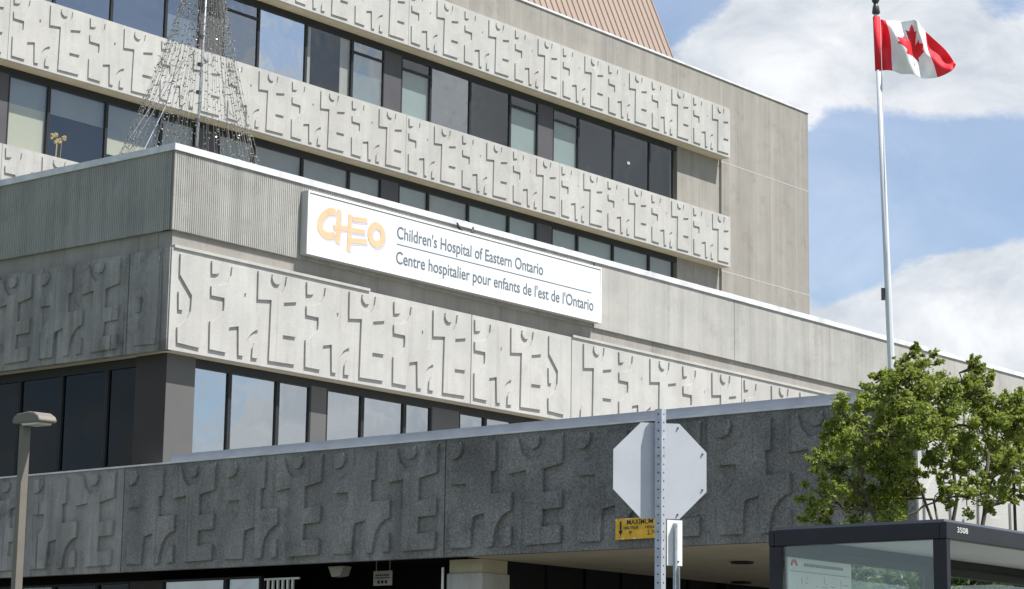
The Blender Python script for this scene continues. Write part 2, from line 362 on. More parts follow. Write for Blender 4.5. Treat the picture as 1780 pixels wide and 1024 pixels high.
LOG = [[('glass_dim', [(.3, 1, GR)]), ('glass_dim', [(.25, 1, TE)]), ('glass_dim', [(0, 1, TE)]), ('glass_dim', [(.2, 1, TE)])],
       [('glass_dim', [(.3, 1, TE)]), ('glass_dim', [(0, 1, TE)]), ('glass_dim', [(0, 1, GR)]), ('glass_dim', [(.2, 1, TE)])],
       [('glass_dim', [(.55, 1, GR)]), ('glass_dim', [(.0, 1, GR)]), ('glass_dim', [(.0, 1, GR)]), ('glass_dim', [(0, 1, GR)])],
       [('glass_dim', [(.0, 1, GR)]), ('glass_dim', [(.55, 1, GR), (.32, .55, BE)]), ('glass_dim', [(.66, 1, GR), (.36, .42, 'flower_yellow', .12, .3)]), ('glass_dim', [(.66, 1, GR), (0, .66, BE)])],
       [('glass_mid', [(0, .62, TE)]), ('glass_mid', ()), ('glass_mid', ()), ('glass_mid', [(0, .5, BE)])], [('glass_mid', ())] * 4]
for ri, (zt, zb, cfg) in enumerate(((20.975 - .17, 17.17 + PH - .04, UPG), (17.17 - .17, 13.37 + PH - .04, LOG), (13.37 - .17, 11.0, LOG))):
    for bi, bay in enumerate(BAYS):
        if bi: MB().box(adj(bay[0]) + .002, adj(BAYS[bi - 1][4]) - .002, MWIN - .02, MWIN + .1, zb - .2, zt).build('solid_post', 'slate_panel', hb)
        for k in range(4):
            x1, x0 = adj(bay[k]), adj(bay[k + 1]); gm, bl = cfg[bi][k]
            narrow = k in (0, 3) and not (ri == 0 and bi == 3 and k == 3)
            if ri == 0 and bi == 0 and k in (0, 1): bl = [(.5, .55, 'paper_white', .45, .52)] if k == 1 else ()
            tr = (zt - zb) * (.80 if ri == 0 else .52) if (k in (0, 3) and bi in (1, 2) or (k == 3 and bi == 0)) else None
            window(hb, x0 + .004, MWIN, zb, zt, x1 - x0 - .008, gm, bl, tr)
# first upper band continues above the frame: windows over it are out of the picture
# ribbed roof house, its face leaning back
rh = MB(); z0_, z1_ = 23.3, 36.; w0_ = 16.67; sl_ = (18.467 - 17.5) / (27.61 - 25.288); ux0, ux1 = -4., 39.46; n = int((ux1 - ux0) / .34)
def rp(u, z, off=0): return (u, w0_ + (z - z0_) * sl_ - off, z)
for k in range(n):
    a = ux0 + k * .34; pts = [(a, 0), (a + .2, 0), (a + .215, .045), (a + .275, .045), (a + .29, 0), (a + .34, 0)]
    for (p, q) in zip(pts[:-1], pts[1:]): rh.quad([rp(p[0], z0_, p[1]), rp(q[0], z0_, q[1]), rp(q[0], z1_, q[1]), rp(p[0], z1_, p[1])])
e = ux0 + n * .34
rh.quad([rp(e, z0_), (e, 40, z0_), (e, 40, z1_), rp(e, z1_)]); rh.quad([rp(ux0, z1_), rp(e, z1_), (e, 40, z1_), (ux0, 40, z1_)])
rh.box(ux0, e, 39.9, 40, z0_, z1_)
rh.build('roof_house', 'brown_cladding', hb)

# ------------------------------------------------------------------ lower wing
wg = thing('hospital_wing', 'low concrete hospital wing in front, ribbed parapet over one carved relief band, turning a corner', 'building', ORG, A50)
UE = 75.; LE = 22.                    # how far it runs along the front and along the left side
def ribs(length, z0, z1, pitch=.048, dep=.011):
    b = MB(); n = int(length / pitch)
    for k in range(n):
        a = k * pitch; p = [(a, 0), (a + .030, 0), (a + .034, dep), (a + pitch - .004, dep), (a + pitch, 0)]
        for q, r_ in zip(p[:-1], p[1:]): b.quad([(q[0], q[1], z0), (r_[0], r_[1], z0), (r_[0], r_[1], z1), (q[0], q[1], z1)])
    b.box(0, n * pitch, dep + .001, .3, z0, z1)
    return b
o = ribs(11.7, 9.83, 11.2).build('ribbed_parapet', 'ribbed_concrete', wg); o.location = (.02, 0, 0)
for pa, pc in ((11.73, 16.9), (16.915, 23.9), (23.915, 30.9), (30.915, 52.9), (52.915, UE)): MB().box(pa, pc, .004, .3, 9.83, 11.2).build('plain_parapet', 'ribbed_concrete', wg)
o = ribs(LE - .04, 9.83, 11.2).build('ribbed_parapet', 'ribbed_concrete', wg); o.location = (0, LE, 0); o.rotation_euler = (0, 0, LEFT)
MB().box(0, .02, 0, .02, 9.83, 11.2).build('corner_trim', 'plain_concrete', wg)
cp = MB(); cp.box(-.03, UE, -.03, .36, 11.2, 11.315).build('coping', 'white_coping', wg)
MB().box(-.03, .36, .36, LE, 11.2, 11.315).build('coping', 'grey_flashing' if 0 else 'white_coping', wg)
for k_ in range(24): MB().box(3.05 * k_ + 1.4, 3.05 * k_ + 1.5, -.034, .37, 11.199, 11.319).build('coping_joint', 'white_coping', wg)
MB().box(.07, UE, .06, .4, 9.53, 9.83).box(.06, .4, .401, LE, 9.53, 9.829).build('ledge_course', 'plain_concrete', wg)
ZL = 7.78
wpA = panel_data(7.8, [('special', 0), ('unit', .90), ('unit', 3.22), ('unit', 5.54)], 'pale_cast_concrete')
wpB = panel_data(3.14, [('unit', .06), ('special', 2.2)], 'pale_cast_concrete')
wpC = panel_data(6.2, [('half', -.74), ('unit', 1.58), ('unit', 3.9)], 'pale_cast_concrete')
wp3 = panel_data(7.0, [('unit', .08), ('unit', 2.4), ('unit', 4.72)], 'pale_cast_concrete')
place_panel(wpA, wg, .02, 0, ZL); place_panel(wpB, wg, 7.83, 0, ZL); place_panel(wpC, wg, 10.98, 0, ZL)
x = 17.19
while x < UE - 7.2: place_panel(wp3, wg, x, 0, ZL); x += 7.01
# broken white render left along the top of the relief
r_ = MB(); r_.box(.06, 4.9, -.03, .1, ZL + PH + .001, ZL + PH + .05).box(10.99, 30, -.03, .1, ZL + PH + .001, ZL + PH + .05); r_.build('relief_cap', 'pale_cast_concrete', wg)
lpA = panel_data(1.0, [('special', .05)], 'weathered_cast_concrete'); lp3 = panel_data(7.05, [('unit', .09), ('unit', 2.42), ('unit', 4.76)], 'weathered_cast_concrete', .045)
place_panel(lpA, wg, 0, 1.02, ZL, LEFT); place_panel(lp3, wg, 0, 8.08, ZL, LEFT); place_panel(lp3, wg, 0, 15.14, ZL, LEFT)
MB().box(.132, UE, .132, .46, ZL + .002, ZL + .1).box(.132, .46, .461, LE, ZL + .002, ZL + .1).build('soffit_ledge', 'beige_soffit', wg)
# corner post with a bronze side and a grey front
k = MB(); k.box(.27, .92, .28, .36, 5.86, ZL).build('corner_panel', 'grey_panel', wg)
MB().box(.262, .269, .28, 1.04, 5.86, ZL).box(.2695, .36, .361, 1.04, 5.86, ZL).build('side_panel', 'bronze_panel', wg)
WZ0, WZ1 = 5.92, 7.66
MB().box(.925, UE, .33, .6, WZ1, ZL).box(.925, UE, .33, .6, 5.8, WZ0).box(.33, .6, 1.045, LE, WZ1, ZL).box(.33, .6, 1.045, LE, 5.8, WZ0).build('window_header', 'bronze_frame', wg)
ed = [.92, 1.8, 2.97, 3.8, None, 4.2, 5.17, 6.33, 7.1, None, 7.89, 8.69, 9.53, 10.5, 11.4, None, 12.1, 13.2, 14.4, 15.3]
for i in range(len(ed) - 1):
    a, c = ed[i], ed[i + 1]
    if a is None: continue
    if c is None: MB().box(a + .003, ed[i + 2] - .003, .33, .42, WZ0, WZ1).build('solid_post', 'grey_panel', wg); continue
    window(wg, a + .003, .36, WZ0, WZ1, c - a - .006, 'glass_wing', (), None)
for a, c in ((1.04, 1.86), (1.86, 3.06), (3.06, 4.21), (4.21, 5.4), (5.4, 6.6), (6.6, 7.8)):
    window(wg, .36, c - .003, WZ0, WZ1, c - a - .006, 'glass_dark', [(0, 1, 'bronze_panel')] if 0 else (), None, LEFT)
MB().box(15.3, UE, .36, .5, 5.0, ZL).box(.4, .5, 7.8, LE, 4.2, ZL).build('blank_wall', 'bronze_panel', wg)
MB().box(.9, UE, .95, 1.0, 0, ZL).box(.9, .95, 1.0, LE, 0, ZL).build('interior_backing', 'dark_interior', wg)
MB().box(.31, UE, .4, 14.9, 10.7, 10.9).build('roof_slab', 'roof_gravel', wg)
MB().box(UE - .3, UE, .6, 14.9, 0, 10.7).box(.6, 14, LE - .3, LE, 0, 10.7).build('end_wall', 'plain_concrete', wg)
# ground-floor windows under the side of the wing
GZ = 4.0
for a, c, gm, bl in ((5.4, 4.231, 'glass_dark', ()), (4.231, 3.296, 'glass_dim', [(0, 1, 'bronze_panel')]), (3.296, 2.159, 'glass_dark', ()), (2.159, 1.322, 'glass_dark', ()), (.521, -1.0, 'glass_mid', [(0, 1, 'blind_pale')]), (-1.0, -1.818, 'glass_mid', [(0, 1, 'blind_pale')])):
    window(wg, .6, a - .003, 1.0, GZ, a - c - .006, gm, bl, None, LEFT)
MB().box(.58, .7, .523, 1.318, 0, GZ).box(.58, .7, -1.81, 5.4, 0, .99).box(.58, .7, 5.4, LE, 0, GZ).build('lower_wall', 'bronze_panel', wg)
gt = MB().box(.62, .66, -2.62, -1.85, 3.0, 3.04).box(.62, .66, -2.62, -1.85, 3.93, 3.96)
for k_ in range(6): gt.box(.62, .65, -2.5 + k_ * .11, -2.465 + k_ * .11, 2.6, 3.95)
gt.build('louvre_bars', 'white_paint', wg)

# ------------------------------------------------------------------ entrance canopy
cn = thing('entrance_canopy', 'flat entrance canopy with dark aggregate relief fascia, beige underside and a concrete column', 'canopy', ORG, A50)
CE = -14.1; CZ = 4.11; CU_ = 30.
cA = panel_data(7.09, [('unit', .1), ('unit', 2.45), ('unit', 4.8)], 'weathered_cast_concrete', .05)
cB = panel_data(7.09, [('unit', .13), ('unit', 2.5), ('unit', 4.87)], 'exposed_aggregate', .055)
cM = panel_data(7.09, [('unit', .13), ('unit', 2.5), ('unit', 4.87)], 'grey_aggregate', .055)
cC = panel_data(.78, [], 'exposed_aggregate')
place_panel(cA, cn, 0, .9 + 14.2, CZ, LEFT); place_panel(cA, cn, 0, .9 + 7.1, CZ, LEFT)
place_panel(cM, cn, 0, .9, CZ, LEFT); place_panel(cB, cn, 0, -6.2, CZ, LEFT); place_panel(cC, cn, 0, -13.31, CZ, LEFT)
cD = panel_data(7.0, [('unit', .1), ('unit', 2.42), ('unit', 4.74)], 'pale_cast_concrete')
for k_ in range(4): place_panel(cD, cn, .01 + k_ * 7.01, CE, CZ)
MB().box(-.03, .2, CE + .0, 15.1, CZ + PH, CZ + PH + .028).box(.2, CU_, CE - .02, CE + .2, CZ + PH, CZ + PH + .028).build('coping', 'white_coping', cn)
MB().box(.16, .34, CE + .7, -.04, CZ + PH + .03, CZ + PH + .175).box(.34, CU_, CE + .7, CE + .88, CZ + PH + .03, CZ + PH + .175).build('upstand', 'grey_flashing', cn)
MB().box(.2, CU_, CE + .2, .3, CZ + PH - .2, CZ + PH - .02).build('roof_slab', 'roof_gravel', cn)
MB().box(.131, CU_, CE + .131, -6.4, CZ + .015, CZ + .1).build('soffit', 'beige_soffit', cn)
MB().box(.131, CU_, -6.4, 14, CZ + .2, CZ + .3).build('inner_ceiling', 'dark_interior', cn)  # ceiling coloured near black, standing in for the deep shade under here
MB().box(.131, .3, -6.38, 14, CZ + .02, CZ + .2).build('edge_beam', 'bronze_frame', cn)
v = MB(); p0, p1 = (1.27, -6.35), (9, -4.95)
dx, dy = p1[0] - p0[0], p1[1] - p0[1]
for k_ in range(6):
    t0, t1 = k_ / 6, (k_ + 1) / 6 - .012
    v.quad([(p0[0] + dx * t0, p0[1] + dy * t0, 0), (p0[0] + dx * t1, p0[1] + dy * t1, 0), (p0[0] + dx * t1, p0[1] + dy * t1, CZ + .2), (p0[0] + dx * t0, p0[1] + dy * t0, CZ + .2)])
v.box(4.0, 4.05, -5.5, .5, 0, CZ + .2); v.box(9, CU_, -5.1, -4.95, 0, CZ + .2)
v.build('entrance_wall', 'dark_interior', cn)
for (u, w_) in ((.61, -6.43), (.61, -13.6), (12, -13.6), (22, -13.6), (12, -6.4)):
    c_ = MB().box(u, u + .65, w_, w_ + .7, 0, CZ - .19).build('column', 'column_concrete', cn, bevel=.015)
    MB().box(u + .03, u + .62, w_ + .03, w_ + .67, CZ - .189, CZ + .012).build('capital', 'beige_soffit', c_)
    MB().tube([(u - .04, w_ + .74, 0), (u - .04, w_ + .74, CZ - .1)], .02, 8).build('conduit', 'white_paint', c_)
for (u, w_) in ((2.98, -9.46), (6.8, -6.9), (6.8, -9.46), (10.6, -9.46), (2.98, -12.4), (6.8, -12.4)):
    d_ = MB().tube([(u, w_, CZ - .015), (u, w_, CZ + .012)], .17, 20).build('downlight', 'hole_black', cn)
    rr = MB()
    for q in range(20):
        a0, a1 = 2 * math.pi * q / 20, 2 * math.pi * (q + 1) / 20
        rr.quad([(u + .17 * math.cos(a0), w_ + .17 * math.sin(a0), CZ - .004), (u + .19 * math.cos(a0), w_ + .19 * math.sin(a0), CZ - .004), (u + .19 * math.cos(a1), w_ + .19 * math.sin(a1), CZ - .004), (u + .17 * math.cos(a1), w_ + .17 * math.sin(a1), CZ - .004)])
    rr.build('trim_ring', 'column_concrete', d_)

# floodlight and small notice under the canopy
fl = thing('floodlight', 'small grey floodlight hung under the dark canopy edge left of the concrete column', 'floodlight', toworld(.95, -3.2, 4.13), A50)
b = MB(); b.prism([(-.17, 0), (.17, 0), (.11, -.15), (-.08, -.17)], -.1, .1); h_ = b.build('housing', 'sign_grey', fl, bevel=.01); h_.rotation_euler = (0, 0, LEFT)
MB().box(-.02, .02, -.02, .02, 0, .18).build('bracket', 'bronze_frame', fl)
ns = thing('notice_sign', 'small pale rectangular notice hanging in the shadow under the canopy', 'sign', toworld(1.5, -3.62, 3.85), A50 + LEFT)
MB().box(-.2, .2, 0, .015, 0, .23).build('board', 'sign_grey', ns)
ink = MB()
for k_ in range(7): ink.box(-.15 + k_ * .043, -.15 + k_ * .043 + .03, -.004, .001, .15, .175)
for k_ in range(8): ink.box(-.16 + k_ * .04, -.16 + k_ * .04 + .028, -.004, .001, .11, .13)
for k_ in range(3): ink.box(-.11 + k_ * .08, -.11 + k_ * .08 + .05, -.004, .001, .03, .08)
ink.build('lettering', 'bronze_frame', ns)
for hx in (-.15, .14): MB().box(hx, hx + .01, .002, .012, .23, .46).build('hanger', 'sign_grey', ns)

# ------------------------------------------------------------------ name sign on the parapet
SX0, SX1, SZ0, SZ1 = 3.05, 11.73, 9.90, 11.06
sg = thing('hospital_sign', 'long white lightbox sign with orange logo and grey bilingual lettering on the ribbed parapet', 'sign', toworld(0, 0), A50)
MB().box(SX0, SX1, -.165, -.005, SZ0, SZ1).build('sign_box', 'sign_grey', sg, bevel=.006)
MB().box(SX0 + .035, SX1 - .035, -.172, -.166, SZ0 + .035, SZ1 - .06).build('sign_face', 'sign_white', sg)
tr = MB().box(SX0, SX1, -.185, -.1651, SZ0, SZ0 + .034).box(SX0, SX1, -.185, -.1651, SZ1 - .035, SZ1 - .002).box(SX0, SX0 + .034, -.185, -.1651, SZ0 + .035, SZ1 - .036).box(SX1 - .034, SX1, -.185, -.1651, SZ0 + .035, SZ1 - .036)
tr.build('sign_trim', 'white_paint', sg)
MB().box(5.43, 11.4, -.176, -.1725, 10.475, 10.492).build('divider_line', 'sign_letter', sg)
def bold(o, t=.0): return o
text('lettering', "Children's Hospital of Eastern Ontario", 'sign_letter', sg, .33, (5.43, -.173, 10.595), width=4.37)
text('lettering', "Centre hospitalier pour enfants de l'est de l'Ontario", 'sign_letter', sg, .33, (5.42, -.173, 10.12), width=6.05)
LG = {'C': [(3.74, 10.78), (3.62, 10.775), (3.49, 10.70), (3.39, 10.59), (3.36, 10.466), (3.39, 10.38), (3.5, 10.315), (3.62, 10.315), (3.735, 10.345)], 'H1': [(3.86, 10.81), (3.858, 10.513), (3.84, 10.25)], 'H2': [(4.15, 10.77), (4.132, 10.16)], 'X': [(3.76, 10.50), (4.166, 10.54)],
      'E1': [(4.25, 10.74), (4.56, 10.77)], 'E2': [(4.167, 10.525), (4.51, 10.545)], 'E3': [(4.17, 10.33), (4.57, 10.375)], 'O': [(4.857, 10.738), (4.97, 10.71), (5.04, 10.62), (5.045, 10.5), (4.98, 10.41), (4.871, 10.368), (4.75, 10.40), (4.69, 10.5), (4.70, 10.62), (4.76, 10.70), (4.857, 10.738)]}
def stroke(b, pts, wd, y0, y1, ox=0, oz=0):
    for (p, q) in zip(pts[:-1], pts[1:]):
        d_ = Vector((q[0] - p[0], q[1] - p[1])).normalized(); nn = Vector((-d_.y, d_.x)) * wd
        b.prism([(p[0] + nn.x + ox, p[1] + nn.y + oz), (p[0] - nn.x + ox, p[1] - nn.y + oz), (q[0] - nn.x + ox, q[1] - nn.y + oz), (q[0] + nn.x + ox, q[1] + nn.y + oz)], y0, y1)
    for p in pts:
        b.prism([(p[0] + ox + wd * math.cos(a), p[1] + oz + wd * math.sin(a)) for a in [2 * math.pi * i / 14 for i in range(14)]], y0, y1)
def ribbon(bm_, pts, wd, y0, y1, ox, oz):
    P = [Vector(p) for p in pts]; closed = (P[0] - P[-1]).length < 1e-6; L_, R_ = [], []
    for _ in range(2):
        if len(P) > 3:
            Q = [P[0]]
            for a, c in zip(P[:-1], P[1:]): Q += [a.lerp(c, .25), a.lerp(c, .75)]
            Q.append(P[-1])
            P = Q if not closed else Q[1:-1] + [Q[1]]
    n = len(P)
    for i, p in enumerate(P):
        a = P[i - 1] if i else (P[-2] if closed else p); c = P[i + 1] if i < n - 1 else (P[1] if closed else p)
        d_ = (c - a).normalized(); nn = Vector((-d_.y, d_.x)) * wd; q = p - d_ * (wd * .6 if (i == 0 and not closed) else 0) + d_ * (wd * .6 if (i == n - 1 and not closed) else 0)
        k_ = .72 if (not closed and i in (0, n - 1)) else 1
        L_.append((q.x + nn.x * k_ + ox, q.y + nn.y * k_ + oz)); R_.append((q.x - nn.x * k_ + ox, q.y - nn.y * k_ + oz))
    for i in range(n - 1): bm_.quad([(R_[i][0], y0, R_[i][1]), (R_[i + 1][0], y0, R_[i + 1][1]), (L_[i + 1][0], y0, L_[i + 1][1]), (L_[i][0], y0, L_[i][1])])
eps = 0; lo, li = MB(), MB()
for key, pts in LG.items():
    ribbon(lo, pts, .066, -.1760 - eps, 0, 0, 0); ribbon(li, pts, .066, -.1735 - eps, 0, .03, -.03); eps += .0003
lo.build('logo', 'logo_orange', sg); li.build('logo_shadow', 'logo_lilac', sg)

def bird(x, z, rz, label):
    b = MB(); n_ = 9
    prof = [(-.11, .045, .004), (-.07, .05, .012), (-.035, .055, .026), (0, .065, .034), (.03, .08, .032), (.05, .1, .022), (.06, .115, .02), (.075, .122, .018), (.088, .12, .008)]
    b.tube([(p[0], 0, p[1]) for p in prof], [p[2] for p in prof], 10)
    o = b.build('bird', ['bird_dark'], None, True); o.location = toworld(x, -.12, z); o.rotation_euler = (0, R(-25), A50 + rz)
    tag(o, label, 'bird', 'birds on the sign')
    MB().tube([(.085, 0, .12), (.108, 0, .117)], [.006, .001], 6).build('beak', 'finial_dark', o)
    MB().tube([(.0, .012, .05), (.005, .012, -.0)], .003, 5).tube([(.0, -.012, .05), (.005, -.012, -.0)], .003, 5).build('legs', 'finial_dark', o)
bird(7.22, 11.065, R(160), 'dark bird on the top edge of the white sign, the left one of two'); bird(7.67, 11.065, R(20), 'dark bird on the top edge of the white sign, the right one of two')

# ------------------------------------------------------------------ string-light cone on the wing roof
lt = thing('light_tree', 'cone of wired string lights hung from a thin mast on the wing roof', 'decoration', toworld(3.2, 3.0, 10.9), A50)
APX = Vector((.18, 0, 6.2))
MB().tube([(0, 0, 0), (.09, 0, 3), APX + Vector((0, 0, .15))], [.03, .026, .02], 10).build('mast', 'galvanised', lt, True)
for k_ in range(10): MB().tube([(.015 * k_ * .55, 0, .3 + k_ * .55), (.015 * k_ * .55, 0, .36 + k_ * .55)], .05, 8).build('mast_clamp', 'finial_dark', lt)
rnd = random.Random(4)
for k_ in range(52):
    a = 2 * math.pi * k_ / 52 + rnd.uniform(-.05, .05); rad = 1.5 + rnd.uniform(-.12, .12); lng = 1.3 if math.cos(a) < 0 else 1.0
    base = Vector((math.cos(a) * rad * lng, math.sin(a) * rad, 0)); bb = MB(); pts = []
    for i in range(25):
        t = i / 24; p = APX.lerp(base, t); sag = .12 * math.sin(math.pi * t) * (1 + .15 * math.sin(k_)); rr = math.hypot(p.x - APX.x * (1 - t), p.y)
        p = Vector((p.x - math.cos(a) * sag * .9, p.y - math.sin(a) * sag * .9, p.z - .05 * math.sin(math.pi * t))); pts.append(p)
    bb.cur = 3; bb.tube(pts, .0035, 3, False); bb.cur = 0
    for i in range(34):
        t = (i + rnd.random()) / 34 * 24; q = int(min(t, 23)); p = pts[q].lerp(pts[q + 1], t - q)
        dv = Vector((rnd.uniform(-1, 1), rnd.uniform(-1, 1), rnd.uniform(-.6, .6))).normalized()
        bb.cur = 0; bb.tube([p, p + dv * .028], [.009, .008], 5); bb.cur = 2 if rnd.random() < .025 else 1; bb.tube([p + dv * .028, p + dv * .055, p + dv * .065], [.009, .009, .002], 5); bb.cur = 0
    bb.build('light_string', ['bulb_socket', 'bulb_glass', 'bulb_red', 'wire_grey'], lt)
gy = MB()
for a in (2.6, 3.3, 2.1): gy.tube([(.1 + .35 * math.cos(a), .35 * math.sin(a), 3.2), (2.1 * math.cos(a), 2.1 * math.sin(a), 0)], .008, 5)
gy.build('guy_wire', 'galvanised', lt)

# ------------------------------------------------------------------ flagpole and flag
fp = thing('flagpole', 'tall white flagpole with dark cap behind the tree', 'flagpole', (4.80, 28, 0), 0)
top = Vector((4.51 - 4.80, 0, 10.56))
def al(z): return top * (z / 10.56)
MB().tube([(0, 0, 0), al(3), al(7.2), al(10.56)], [.058, .051, .042, .03], 16).build('pole', 'pole_white', fp, True)
MB().tube([al(10.5), al(10.52), al(10.60), al(10.66)], [.032, .052, .04, .018], 12).tube([al(10.64), al(10.68), al(10.73)], [.025, .05, .03], 12).build('cap', 'finial_dark', fp, True)
MB().tube([al(10.5) + Vector((.045, -.02, 0)), al(6.9) + Vector((.0, -.055, 0)), al(1.4) + Vector((-.075, -.02, 0))], .004, 5).build('halyard', 'white_paint', fp)
p_ = al(6.95); MB().box(p_.x - .085, p_.x - .045, -.02, .02, p_.z - .09, p_.z + .06).build('cleat', 'finial_dark', fp)
MB().tube([(0, 0, 0), (0, 0, .25)], [.12, .1], 16).build('base_collar', 'galvanised', fp)
TOP = [(0, 4.54, 10.459), (.25, 4.641, 10.438), (.5, 4.936, 10.405), (.75, 5.144, 10.326), (.87, 5.335, 10.164), (1, 5.502, 9.898)]
BOT = [(0, 4.574, 9.779), (.25, 4.695, 9.759), (.5, 4.996, 9.734), (.75, 5.283, 9.723), (.87, 5.413, 9.748), (1, 5.479, 9.823)]
def crv(T, s):
    for (a, c) in zip(T[:-1], T[1:]):
        if s <= c[0] + 1e-9:
            i = T.index(a); p0 = T[max(i - 1, 0)]; p3 = T[min(i + 2, len(T) - 1)]; t = (s - a[0]) / (c[0] - a[0]); h_ = c[0] - a[0]
            r2 = []
            for k_ in (1, 2):
                m0 = (c[k_] - p0[k_]) / max(c[0] - p0[0], 1e-6) * h_; m1 = (p3[k_] - a[k_]) / max(p3[0] - a[0], 1e-6) * h_
                r2.append((2 * t ** 3 - 3 * t * t + 1) * a[k_] + (t ** 3 - 2 * t * t + t) * m0 + (-2 * t ** 3 + 3 * t * t) * c[k_] + (t ** 3 - t * t) * m1)
            return r2
    return [T[-1][1], T[-1][2]]
half = [(0, .46), (.055, .35), (.11, .375), (.085, .19), (.17, .27), (.185, .225), (.285, .245), (.255, .165), (.29, .14), (.14, .02), (.155, -.03), (.012, -.01), (.014, -.15), (0, -.15)]
LEAF = [(x, z) for x, z in half] + [(-x, z) for x, z in reversed(half)]
def inleaf(x, z):
    c = False; n = len(LEAF)
    for i in range(n):
        (x1, z1), (x2, z2) = LEAF[i], LEAF[(i + 1) % n]
        if (z1 > z) != (z2 > z) and x < (x2 - x1) * (z - z1) / (z2 - z1 + 1e-12) + x1: c = not c
    return c
NX, NZ = 176, 96; fb = MB(); V_ = []
for i in range(NX + 1):
    s = i / NX; tx, tz = crv(TOP, s); bx, bz = crv(BOT, s)
    for j_ in range(NZ + 1):
        t = j_ / NZ; amp = min(1, s * 3)
        y = 28 + amp * (.10 * math.sin(s * 8.5 + t * 2.6 + .3) + .05 * math.sin(s * 17 - t * 5 + 1.2) + .02 * math.sin(s * 31 + t * 9)) + .05 * s
        V_.append((tx + (bx - tx) * t + .02 * math.sin(math.pi * t) * math.sin(s * 6.3), y, tz + (bz - tz) * t + .012 * amp * math.sin(s * 14 + t * 3) * math.sin(math.pi * t)))
fb.v = V_
for i in range(NX):
    for j_ in range(NZ):
        s, t = (i + .5) / NX, (j_ + .5) / NZ; red = s < .25 or s > .75 or inleaf((s - .5) * 1.62, (.5 - t) * .80 + .115)
        a = i * (NZ + 1) + j_; fb.f.append((a, a + 1, a + NZ + 2, a + NZ + 1)); fb.mi.append(0 if red else 1)
fo = fb.build('flag', ['flag_red', 'flag_white'], None, True); tag(fo, 'red and white maple leaf flag flying from the white flagpole', 'flag')
MB().tube([(al(9.775).x + 4.8, 28, 9.775), (al(10.47).x + 4.8, 28, 10.47)], .043, 14).build('sleeve', 'flag_red', fo, True)
so_ = fo.modifiers.new('thickness', 'SOLIDIFY'); so_.thickness = .003

# ------------------------------------------------------------------ street lamp
sl_o = thing('street_lamp', 'beige square post street lamp with shoebox head at the left edge', 'street lamp', (-6.50, 31, 0), R(43))
MB().box(-.055, .055, -.055, .055, 0, 5.56).build('post', 'lamp_beige', sl_o, bevel=.006)
MB().box(-.1, .1, -.1, .1, 0, .03).build('base_plate', 'lamp_beige', sl_o)
hd = MB(); prof = [(-.1, .0), (.55, -.03), (.57, .0), (.53, .06), (.42, .115), (.28, .135), (.0, .125), (-.08, .09), (-.11, .04)]
hd.prism([(x, z + 5.56) for x, z in prof], -.14, .14); h_ = hd.build('lamp_head', 'lamp_beige', sl_o, bevel=.022); h_.rotation_euler = (0, 0, LEFT)
l_ = MB().prism([(.06, 5.556), (.5, 5.538), (.46, 5.51), (.12, 5.52)], -.11, .11).build('lens', 'lamp_lens', sl_o); l_.rotation_euler = (0, 0, LEFT)

# ------------------------------------------------------------------ stop sign seen from behind
st = thing('stop_sign', 'blank silver back of an octagonal stop sign on a perforated square steel post', 'road sign', (.912, 14, 0), 0)
oc = MB(); Rr = .290 / math.cos(math.pi / 8)
oc.prism([(Rr * math.cos(math.pi / 8 + k_ * math.pi / 4), 3.166 + Rr * math.sin(math.pi / 8 + k_ * math.pi / 4)) for k_ in range(8)], .0, .004)
pl = oc.build('sign_plate', 'aluminium_back', st); pl.location = (0, .037, 0); pl.rotation_euler = (0, 0, R(10))
bo = MB()
for k_ in range(8):
    a = k_ * math.pi / 4 + .39; 
    if k_ in (0, 1, 6, 7): bo.tube([(.285 * math.cos(a), -.006, 3.166 + .285 * math.sin(a)), (.285 * math.cos(a), .001, 3.166 + .285 * math.sin(a))], .006, 8)
bo.tube([(0, -.012, 3.0), (0, .0, 3.0)], .012, 8); bo.build('bolts', 'finial_dark', pl)
# front of the plate is red with STOP
fr = MB().prism([(.97 * Rr * math.cos(math.pi / 8 + k_ * math.pi / 4), 3.166 + .97 * Rr * math.sin(math.pi / 8 + k_ * math.pi / 4)) for k_ in range(8)], .0045, .0055).build('sign_front', 'flag_red', pl)
t_ = text('lettering', 'STOP', 'white_paint', pl, .2, (.24, .0062, 3.09), (R(90), 0, R(180)), width=.48, ext=.001)
ps = MB(); hw = .024; ps.box(-hw, hw, -hw, hw, 0, 3.535); ps.cur = 1
z = .1
while z < 3.52:
    for sgn in (1,):
        ps.tube([(0, -hw - .0008, z), (0, -hw + .001, z)], .0055, 10); ps.tube([(-hw - .0008, 0, z), (-hw + .001, 0, z)], .0055, 10)
    z += .0508
pp = ps.build('post', ['galvanised', 'hole_black'], st); pp.rotation_euler = (0, 0, R(52))

# ------------------------------------------------------------------ yellow clearance sign on the canopy
ys = thing('clearance_sign', 'yellow maximum height sign with black arrow and lettering on the dark canopy fascia', 'sign', toworld(-.06, -9.39, 4.23), A50 + LEFT)
MB().box(0, .86, -.004, .012, 0, .29).build('board', 'yellow_sign', ys)
text('lettering', 'MAXIMUM', 'ink_black', ys, .1, (.42, -.006, .2), align='CENTER', width=.44, ext=.001)
text('lettering', 'HAUTEUR', 'ink_black', ys, .06, (.27, -.006, .135), align='CENTER', width=.25, ext=.001)
text('lettering', 'HEIGHT', 'ink_black', ys, .06, (.62, -.006, .135), align='CENTER', width=.21, ext=.001)
text('lettering', "9'", 'ink_black', ys, .09, (.26, -.006, .05), align='CENTER', ext=.001)
text('lettering', '2.74', 'ink_black', ys, .09, (.62, -.006, .05), align='CENTER', ext=.001)
MB().prism([(.075, .25), (.105, .25), (.105, .12), (.13, .12), (.09, .05), (.05, .12), (.075, .12)], -.006, -.0045).build('arrow', 'ink_black', ys)
pt = MB()
